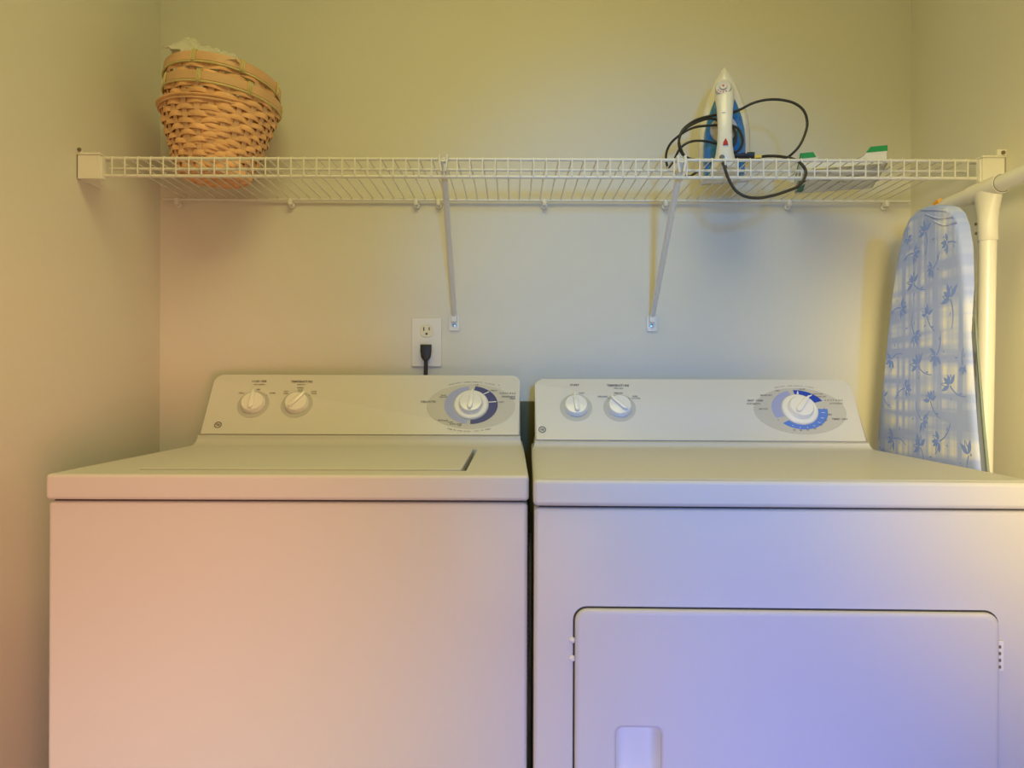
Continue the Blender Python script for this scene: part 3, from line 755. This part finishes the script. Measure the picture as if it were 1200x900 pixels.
# cord: one tube from the handle round the iron to the plug
I0 = Vector((IX, IY, IZ))
IR = Matrix.Rotation(-IROT, 3, 'Z')
def ip(px, py, Y): return IR @ (at(px, py, Y)-I0)
bm = NB()
tube(bm, spline([ip(846,184,1.408), ip(847,189,1.385), ip(850,196,1.345)], 6), [0.0052-0.0001*i for i in range(13)], 8)
obj('cord_sleeve', bm, M_pad, iron, 60)
zd = 0.0035  # resting height on the wires
path = [(846,187,1.40),(849,196,1.340),(853,208,1.336),(861,222,1.334),(873,230,1.332),(889,232,1.332),(906,229,1.332),(922,224,1.332),(936,218,1.334),(943,208,1.337),(944,200,1.340),(939,192,1.345),(930,186.5,1.375),(915,183.5,1.42),(898,183,1.44),(880,186,1.475),(866,186,1.49)]
bm = NB(); tube(bm, spline([ip(*p) for p in path], 8), 0.0029, 8)
path2 = [(866,186,1.49),(857,180,1.465),(866,176,1.455),(870.5,165,1.45),(866,152,1.45),(857,147,1.452),(846,146.5,1.456),(834,147,1.452),(815,149,1.45),(800,156,1.45),(786,168,1.46),(780.5,182,1.47),(783,196,1.476),(790,187,1.465),(797,174,1.455),(808,166.5,1.45),(822,165,1.452),(838,168,1.458),(850,172,1.458),(860,170,1.452),(862.5,160,1.450),(859,150,1.452),(846,143,1.458),(832,139,1.453),(815,144,1.448),(800,154,1.448),(795.5,168,1.45),(800,181,1.46),(812,187.5,1.47),(830,188,1.475),(843,188,1.478)]
tube(bm, spline([ip(*p) for p in path2], 8), 0.0026, 8)
path3 = [(915,189,1.44),(925,183,1.43),(936,172,1.42),(943,158,1.42),(946,144,1.42),(942,130,1.42),(931,121,1.425),(915,117,1.43),(898,117,1.435),(882,121,1.44),(868,128,1.448),(857,132,1.456),(846,134,1.460),(832,136,1.455),(815,141,1.45),(801,151,1.448),(796,162,1.448),(797,172,1.45),(804,184,1.46),(820,188,1.47)]
tube(bm, spline([ip(*p) for p in path3], 8), 0.0026, 8)
path4 = [(804,206,1.42),(809,206.5,1.44),(816,202,1.47),(823,199,1.50)]
tube(bm, spline([ip(*p) for p in path4], 6), 0.0026, 8)
cord = obj('power_cord', bm, M_cord, iron, 60)
bm = NB(); a, b = ip(860,183,1.44), ip(884,183.5,1.43)
d = (b-a)
for t0, t1, r in ((0.0,0.35,0.0060),(0.35,0.55,0.0078),(0.55,0.62,0.0060),(0.62,1.0,0.0095)):
    tube(bm, [a+d*t0, a+d*((t0+t1)/2), a+d*t1], [r*0.9, r, r*0.95], 10, True, 0.7)
plug = obj('plug', bm, M_black, iron, 40)
bm = NB()
for o_ in (-0.0035, 0.0035):
    p = b+Vector((0, 0.004 if o_ > 0 else -0.004, o_*0.3)); box(bm, p+Vector((-0.002,-0.0008,-0.0032)), p+Vector((0.014,0.0008,0.0032)), 0.0004, 1)
obj('prong', bm, M_brass, plug)

# ------------------------------------------------------------------ white and green carton on the shelf
cb = empty('carton', (0.583, 1.43, SZ+0.0040), (0, 0, -math.radians(18.5)))
tag(cb, 'flat white carton with green corners and cut-out front, right of the iron', 'carton')
cw, cd, ch, tk = 0.158, 0.182, 0.036, 0.0012
bm = NB(); box(bm, (0,0,0), (cw,cd,tk)); obj('carton_base', bm, M_card, cb)
bm = NB(); fr = [(0,0),(cw,0),(cw,ch),(cw-0.030,ch),(cw-0.042,ch-0.016),(cw-0.050,ch-0.022),(0.048,ch-0.022),(0.036,ch-0.018),(0.024,ch),(0,ch)]
prism(bm, fr, 0, tk, 'y'); obj('front_panel', bm, M_card, cb)
for nm, pl in (('side_panel', [(0,0),(cd,0),(cd,ch),(0,ch)]),):
    for xx in (0, cw-tk):
        bm = NB(); prism(bm, pl, xx, xx+tk, 'x'); obj(nm, bm, M_card, cb)
bm = NB(); prism(bm, [(0,0),(cw,0),(cw,ch*0.8),(0,ch*0.8)], cd-tk, cd, 'y'); obj('rear_panel', bm, M_card, cb)
bm = NB()
def gq(pts, y=-0.0004): bm.faces.new([bm.verts.new((x, y, z)) for x, z in pts])
gq([(0,ch-0.011),(0.0300,ch-0.011),(0.024,ch),(0,ch)]); gq([(cw-0.0385,ch-0.011),(cw,ch-0.011),(cw,ch),(cw-0.030,ch)])
bm.faces.new([bm.verts.new(v) for v in ((-0.0004,0,ch-0.011),(-0.0004,cd,ch-0.011),(-0.0004,cd,ch),(-0.0004,0,ch))])
obj('green_band', bm, M_greenplast, cb)
bm = NB()
for p in (((0.002,0.075),(0.016,0.075),(0.016,0.168),(0.002,0.168)),):
    bm.faces.new([bm.verts.new((x,y,-0.0003)) for x,y in p])
obj('green_panel', bm, M_dkgreen, cb)
bm = NB()
for (x, y, a, l) in ((0.055,0.085,0.2,0.03),(0.075,0.078,0.25,0.02),(0.105,0.07,0.2,0.026),(0.09,0.11,0.2,0.018)):
    c, s = math.cos(a), math.sin(a)
    bm.faces.new([bm.verts.new((x+c*u-s*v, y+s*u+c*v, -0.0003)) for u, v in ((-l/2,-0.002),(l/2,-0.002),(l/2,0.002),(-l/2,0.002))])
obj('print_mark', bm, M_dkgreen, cb)
def scoop(x):
    q = sorted(p for p in fr[3:9])
    for (a, c), (b, d) in zip(q, q[1:]):
        if a <= x <= b: return min(c+(d-c)*(x-a)/(b-a), ch-0.007)
    return ch-0.007
bm = NB(); G = []
for j in range(7):
    row = []
    for i in range(21):
        u = i/20; v = j/6
        x = 0.004+(cw-0.008)*u; z = (scoop(x)+0.0025)*(1-0.2*v)+0.0004*math.sin(u*17+v*5)
        row.append(bm.verts.new((x, 0.004+v*(cd-0.01), z)))
    G.append(row)
for j in range(6):
    for i in range(20): bm.faces.new((G[j][i], G[j][i+1], G[j+1][i+1], G[j+1][i]))
pk = obj('paper_sheet', bm, M_card, cb); md = pk.modifiers.new('t','SOLIDIFY'); md.thickness = 0.0005

# ------------------------------------------------------------------ outlet, plug
ox, oz = -0.2000, CZ+0.0930
ol = empty('wall_outlet', (ox, YB, oz)); tag(ol, 'pale double wall outlet plate above the washer console', 'outlet')
bm = NB(); prism(bm, rrect(-0.035,-0.057,0.035,0.057,0.003), 0.0, -0.0055, 'y', 0.0018, 2); pl = obj('cover_plate', bm, M_plas, ol, 40)
for z in (0.0265, -0.0190):
    bm = NB(); pts = [(0.0155*math.copysign(abs(math.cos(t))**0.6, math.cos(t)), z+0.0148*math.copysign(abs(math.sin(t))**0.75, math.sin(t))) for t in [2*PI*k/32 for k in range(32)]]
    prism(bm, pts, -0.004, -0.0072, 'y', 0.0006, 1); rc = obj('receptacle', bm, M_ivory, ol, 40)
    bm = NB(); box(bm, (-0.0076,-0.0076,z+0.000), (-0.0052,-0.0070,z+0.0085)); box(bm, (0.0052,-0.0076,z+0.001), (0.0074,-0.0070,z+0.0085))
    lathe(bm, [(0.0027,0.0),(0.0027,0.0004),(0,0.0004)], 12, Matrix.Translation((0,-0.0072,z-0.0070)) @ Matrix.Rotation(PI/2,4,'X'))
    obj('slot', bm, M_seam, rc)
bm = NB(); lathe(bm, [(0.0028,0),(0.0024,0.001),(0,0.0013)], 12, Matrix.Translation((0,-0.0055,0.004)) @ Matrix.Rotation(PI/2,4,'X')); obj('screw', bm, M_plas, ol, 40)
pc = empty('power_cord', (ox, YB-0.0078, oz-0.019)); tag(pc, 'black plug and cord in the wall outlet, dropping behind the washer', 'power cord')
bm = NB(); prism(bm, [(-0.0125,0.013),(0.0125,0.013),(0.0122,-0.004),(0.0100,-0.017),(0.0052,-0.024),(-0.0052,-0.024),(-0.0100,-0.017),(-0.0122,-0.004)], 0, -0.018, 'y', 0.002, 2)
obj('plug', bm, M_black, pc, 50)
bm = NB(); tube(bm, spline([(0,-0.010,-0.020),(0,-0.010,-0.045),(-0.001,-0.011,-0.08),(-0.002,-0.012,-0.20),(-0.01,-0.012,-0.45),(-0.01,-0.012,-0.80)], 6), 0.0047, 10); obj('cord', bm, M_black, pc, 60)
# short run of dark corrugated hose seen down the gap between the machines
bm = NB(); pts = []
for i in range(90):
    t = i/89; pts.append((0.0325+0.003*t, 1.60-0.03*math.sin(t*PI), 0.30+t*0.52))
tube(bm, pts, [0.0030+0.0008*(i%2) for i in range(90)], 10)
hs = obj('drain_hose', bm, M_grille, None, 60); tag(hs, 'dark ribbed hose in the narrow gap between washer and dryer', 'hose')

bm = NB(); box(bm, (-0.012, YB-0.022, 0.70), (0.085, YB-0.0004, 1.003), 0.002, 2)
ub = obj('utility_box', bm, M_gapbox, None, 40); tag(ub, 'made-up dark olive box standing for something unidentified in the gap between the consoles', 'utility box')  # box made up to fill the dark area in the gap, identity unknown

# ------------------------------------------------------------------ ironing board standing between dryer and right wall
XBD = 0.780
board = empty('ironing_board', (XBD, 1.34, 0)); tag(board, 'ironing board in blue plaid floral cover, standing between dryer and right wall', 'ironing board')
Bo = Vector((XBD, 1.34, 0))
left = [(1028,530),(1033,470),(1040,400),(1046,345),(1053,300),(1059,272),(1066,256),(1076,246),(1088,241)]
right = [(1100,240),(1112,243),(1119,250),(1124,264),(1128,290),(1132,335),(1136,390),(1140,450),(1144,505),(1148,552)]
ol_ = [atX(px, py, XBD) for px, py in left+right]
yl, yr = ol_[0].y, ol_[-1].y
pts = [(yl+0.003, 0.06), (yl+0.003, 0.5), (yl+0.001, 0.8)] + [(p.y, p.z) for p in ol_] + [(yr-0.002, 0.8), (yr-0.003, 0.5), (yr-0.003, 0.06)]
loc = [(y-Bo.y, z) for y, z in pts]
def shrink(P, d):
    n = len(P); out = []
    for i in range(n):
        a, b, c = Vector(P[i-1]), Vector(P[i]), Vector(P[(i+1)%n])
        t = (c-a).normalized(); nn = Vector((t.y, -t.x)); out.append(tuple(b+nn*d))
    return out
area2 = sum(loc[i][0]*loc[(i+1)%len(loc)][1]-loc[(i+1)%len(loc)][0]*loc[i][1] for i in range(len(loc)))
sg = 1 if area2 < 0 else -1
# fabric cover: puffed face, wrapped over the edge
bm = NB()
lv = [(0.014, 0.0), (0.002, 0.0), (-0.001, sg*0.002), (-0.003, sg*0.006), (-0.0035, sg*0.014)]
R = [[bm.verts.new((x if x < 0.01 else 0.003+0.016*max(0.0, min(1.0, (z-1.13)/0.12)), y, z)) for y, z in shrink(loc, d)] for x, d in lv]
for a, b in zip(R, R[1:]): ringface(bm, a, b)
bm.faces.new(R[-1]); bm.faces.new(R[0][::-1])
obj('fabric_cover', bm, M_cover, board, 50)['label'] = 'blue plaid cloth cover with flower print'
# wrinkles gathered across the nose
bm = NB()
for (a, b, c) in (((1085,251),(1100,256),(1118,254)), ((1094,259),(1108,264),(1121,260)), ((1080,246),(1095,246),(1110,247))):
    tube(bm, spline([atX(*q, XBD-0.0030)-Bo for q in (a, b, c)], 5), 0.0022, 6)
obj('cover_pleat', bm, M_cover, board, 60)
# pad and metal board behind the cover, showing along the near edge
def widen(P, amt):
    out = []
    for y, z in P:
        t = max(0.0, min(1.0, (1.20-z)/0.35))
        out.append((y-amt*t, z) if y < -0.05 else (y, z))
    return out
bm = NB(); prism(bm, widen(shrink(loc, sg*0.004), 0.004), 0.0033, 0.0118, 'x', 0.001, 1); obj('pad', bm, M_pad, board, 50)
bm = NB(); prism(bm, widen(shrink(loc, sg*0.006), 0.0065), 0.0140, 0.0180, 'x', 0.001, 1); obj('metal_deck', bm, M_board, board, 50)
bm = NB(); prism(bm, widen(shrink(loc, sg*0.006), 0.003), 0.0119, 0.0139, 'x'); obj('deck_gap', bm, M_seam, board)
# printed flowers (flat ink on the cloth)
XP = -0.0039; LK = 0
def leaf(y, z, ang, ln, wd, hollow=False):
    global LK; LK = (LK+1)%8; XP = -0.0038-0.00004*LK
    c, s = math.cos(ang), math.sin(ang); n = 8
    o = []
    for i in range(n+1):
        t = i/n; o.append((t*ln, wd*math.sin(PI*t**0.8)))
    P = [(a, b) for a, b in o]+[(a, -b) for a, b in o[1:-1][::-1]]
    f = lambda a, b: (XP, y-(a*c-b*s), z+a*s+b*c)
    if not hollow: bm.faces.new([bm.verts.new(f(*q)) for q in P])
    else:
        A = [bm.verts.new(f(*q)) for q in P]; B = [bm.verts.new(f((q[0]-ln/2)*0.75+ln/2, q[1]*0.5)) for q in P]; ringface(bm, A, B)
def stem(y, z, ang, ln, bend, wd=0.0012):
    pr = None
    for i in range(9):
        t = i/8; a = ang+bend*t; p = (y-ln*t*math.cos(a), z+ln*t*math.sin(a)); nx_, nz_ = math.sin(a)*wd*(1.2-t*0.5), math.cos(a)*wd*(1.2-t*0.5)
        q = [bm.verts.new((XP-0.00005, p[0]+nx_, p[1]+nz_)), bm.verts.new((XP-0.00005, p[0]-nx_, p[1]-nz_))]
        if pr: bm.faces.new((pr[0], q[0], q[1], pr[1]))
        pr = q
# keep print inside the outline of the cloth
def inside(y, z):
    c = False; n = len(loc)
    for i in range(n):
        (y1, z1), (y2, z2) = loc[i], loc[i-1]
        if (z1 > z) != (z2 > z) and y < (y2-y1)*(z-z1)/(z2-z1)+y1: c = not c
    return c
fl = [(1087,272,-1.1,1),(1073,297,2.9,.9),(1095,315,0.4,.8),(1073,332,-0.9,1),(1116,350,-1.0,1.25),(1058,361,2.9,1),(1089,370,-1.4,.9),(1074,392,2.2,1),
      (1047,421,0.7,1),(1078,428,-0.9,1.1),(1100,416,0.8,1),(1063,455,3.2,1),(1116,452,-0.9,1.1),(1093,470,-1.3,1),(1083,493,2.6,1),(1049,514,0.3,1.1),
      (1081,524,-0.9,1.2),(1103,517,0.3,1.1),(1138,534,-2.0,1.3),(1038,466,-1.1,.8),(1030,519,-0.9,.9),(1131,428,2.0,.7),(1066,278,1.9,.7),(1113,284,0.1,.9)]
for px, py, a, s in fl:
    bm = NB(); p = atX(px, py, XBD)-Bo; y, z = p.y, p.z; s *= 1.35
    rr_ = random.Random(int(px*7+py))
    for k in range(6):
        aa = a+PI+(k-2.5)*0.52+rr_.uniform(-0.1,0.1)
        leaf(y-0.003*math.cos(aa), z+0.003*math.sin(aa), aa, 0.0150*s*rr_.uniform(0.8,1.15), 0.0027*s, k in (1, 4))
    if py not in (428.5,): stem(y, z, a, 0.032*s, 0.5*rr_.choice((-1,1)))
    leaf(y-0.020*s*math.cos(a+0.4), z+0.020*s*math.sin(a+0.4), a+1.0, 0.009, 0.0014)
    leaf(y-0.014*s*math.cos(a-0.5), z+0.014*s*math.sin(a-0.5), a-1.0, 0.008, 0.0012)
    bad = [f for f in bm.faces if not all(inside(v.co.y+e, v.co.z) for v in f.verts for e in (-0.008, 0.008))]
    bmesh.ops.delete(bm, geom=bad, context='FACES')
    obj('printed_flower', bm, M_flower, board)
# foot bar, joint and leg on the wall side
XF = 0.850; zf = 1.3955
def bl(p): return Vector(p)-Bo
bm = NB(); tube(bm, [bl((XF,1.395,zf)), bl((XF,0.97,zf))], 0.0150, 24); fb = obj('foot_bar', bm, M_pipe, board, 40)
bm = NB()
for y0, y1 in ((0.965,0.975),): tube(bm, [bl((XF,y0,zf)), bl((XF,y1,zf))], 0.0165, 24)
obj('end_cap', bm, M_plas, fb, 40)
jy = at(1158, 215, 1).x and 1.268
bm = NB()
tube(bm, [bl((XF,1.305,zf)), bl((XF,1.225,zf))], 0.0172, 24)
R = []
for z, a, b in ((zf+0.004,0.0165,0.030),(zf-0.015,0.0165,0.030),(zf-0.040,0.0160,0.020),(zf-0.060,0.0158,0.0165),(zf-0.092,0.0158,0.0160),(zf-0.093,0.0150,0.0152)):
    R.append([bm.verts.new(bl((XF+a*math.cos(2*PI*k/24), 1.262+b*math.sin(2*PI*k/24), z))) for k in range(24)])
for a, b in zip(R, R[1:]): ringface(bm, a, b)
bm.faces.new(R[0]); bm.faces.new(R[-1][::-1])
jt = obj('tee_joint', bm, M_plas, board, 50)
bm = NB()
for (yy, zz) in ((1.278, zf-0.078), (1.279, zf-0.061)): lathe(bm, [(0.0028,0),(0.0028,0.0015),(0,0.002)], 10, Matrix.Translation(bl((XF-0.0150, yy-0.008, zz))) @ Matrix.Rotation(-PI/2,4,'Y'))
obj('rivet', bm, M_dscrew, jt, 40)
bm = NB(); tube(bm, [bl((XF,1.2258,zf)), bl((XF,1.2246,zf))], 0.0160, 24); obj('joint_ring', bm, M_seam, jt, 40)
bm = NB(); tube(bm, [bl((XF,1.262,zf-0.085)), bl((XF+0.002,1.275,0.85)), bl((XF+0.004,1.285,0.30))], 0.0142, 24); obj('leg', bm, M_pipe, board, 40)
bm = NB(); tube(bm, [bl((XF-0.028,1.42,1.20)), bl((XF-0.028,1.40,0.62)), bl((XF-0.020,1.40,0.14))], 0.0110, 20); tube(bm, [bl((XF-0.012,1.22,0.14)), bl((XF-0.012,1.50,0.14))], 0.0110, 20)
obj('rear_leg', bm, M_pipe, board, 40)
bm = NB(); box(bm, bl((XF-0.044, 1.30, 0.66)), bl((XF+0.014, 1.40, 0.68)), 0.002, 2); obj('leg_pivot', bm, M_board, board, 40)
bm = NB(); tube(bm, [bl((XF-0.010,1.402,zf+0.008)), bl((XF-0.010,1.385,zf+0.0095))], 0.0055, 12); obj('orange_tip', bm, M_orange, board, 50)
bm = NB()
for yy in (yl-0.03, yr+0.03): box(bm, bl((XBD-0.002, yy-0.015, 0.0)), bl((XBD+0.030, yy+0.015, 0.062)), 0.004, 2)
obj('heel_pad', bm, M_plas, board, 40)

for o in bpy.data.objects:
    if o.name.split('.')[0] in ('printed_lettering', 'dial_marks', 'dial_dots', 'rivet', 'cover_pleat', 'hinge_knuckle', 'print_mark', 'small_print', 'slot', 'emblem', 'prong', 'heel_pad'):
        o['kind'] = 'stuff'
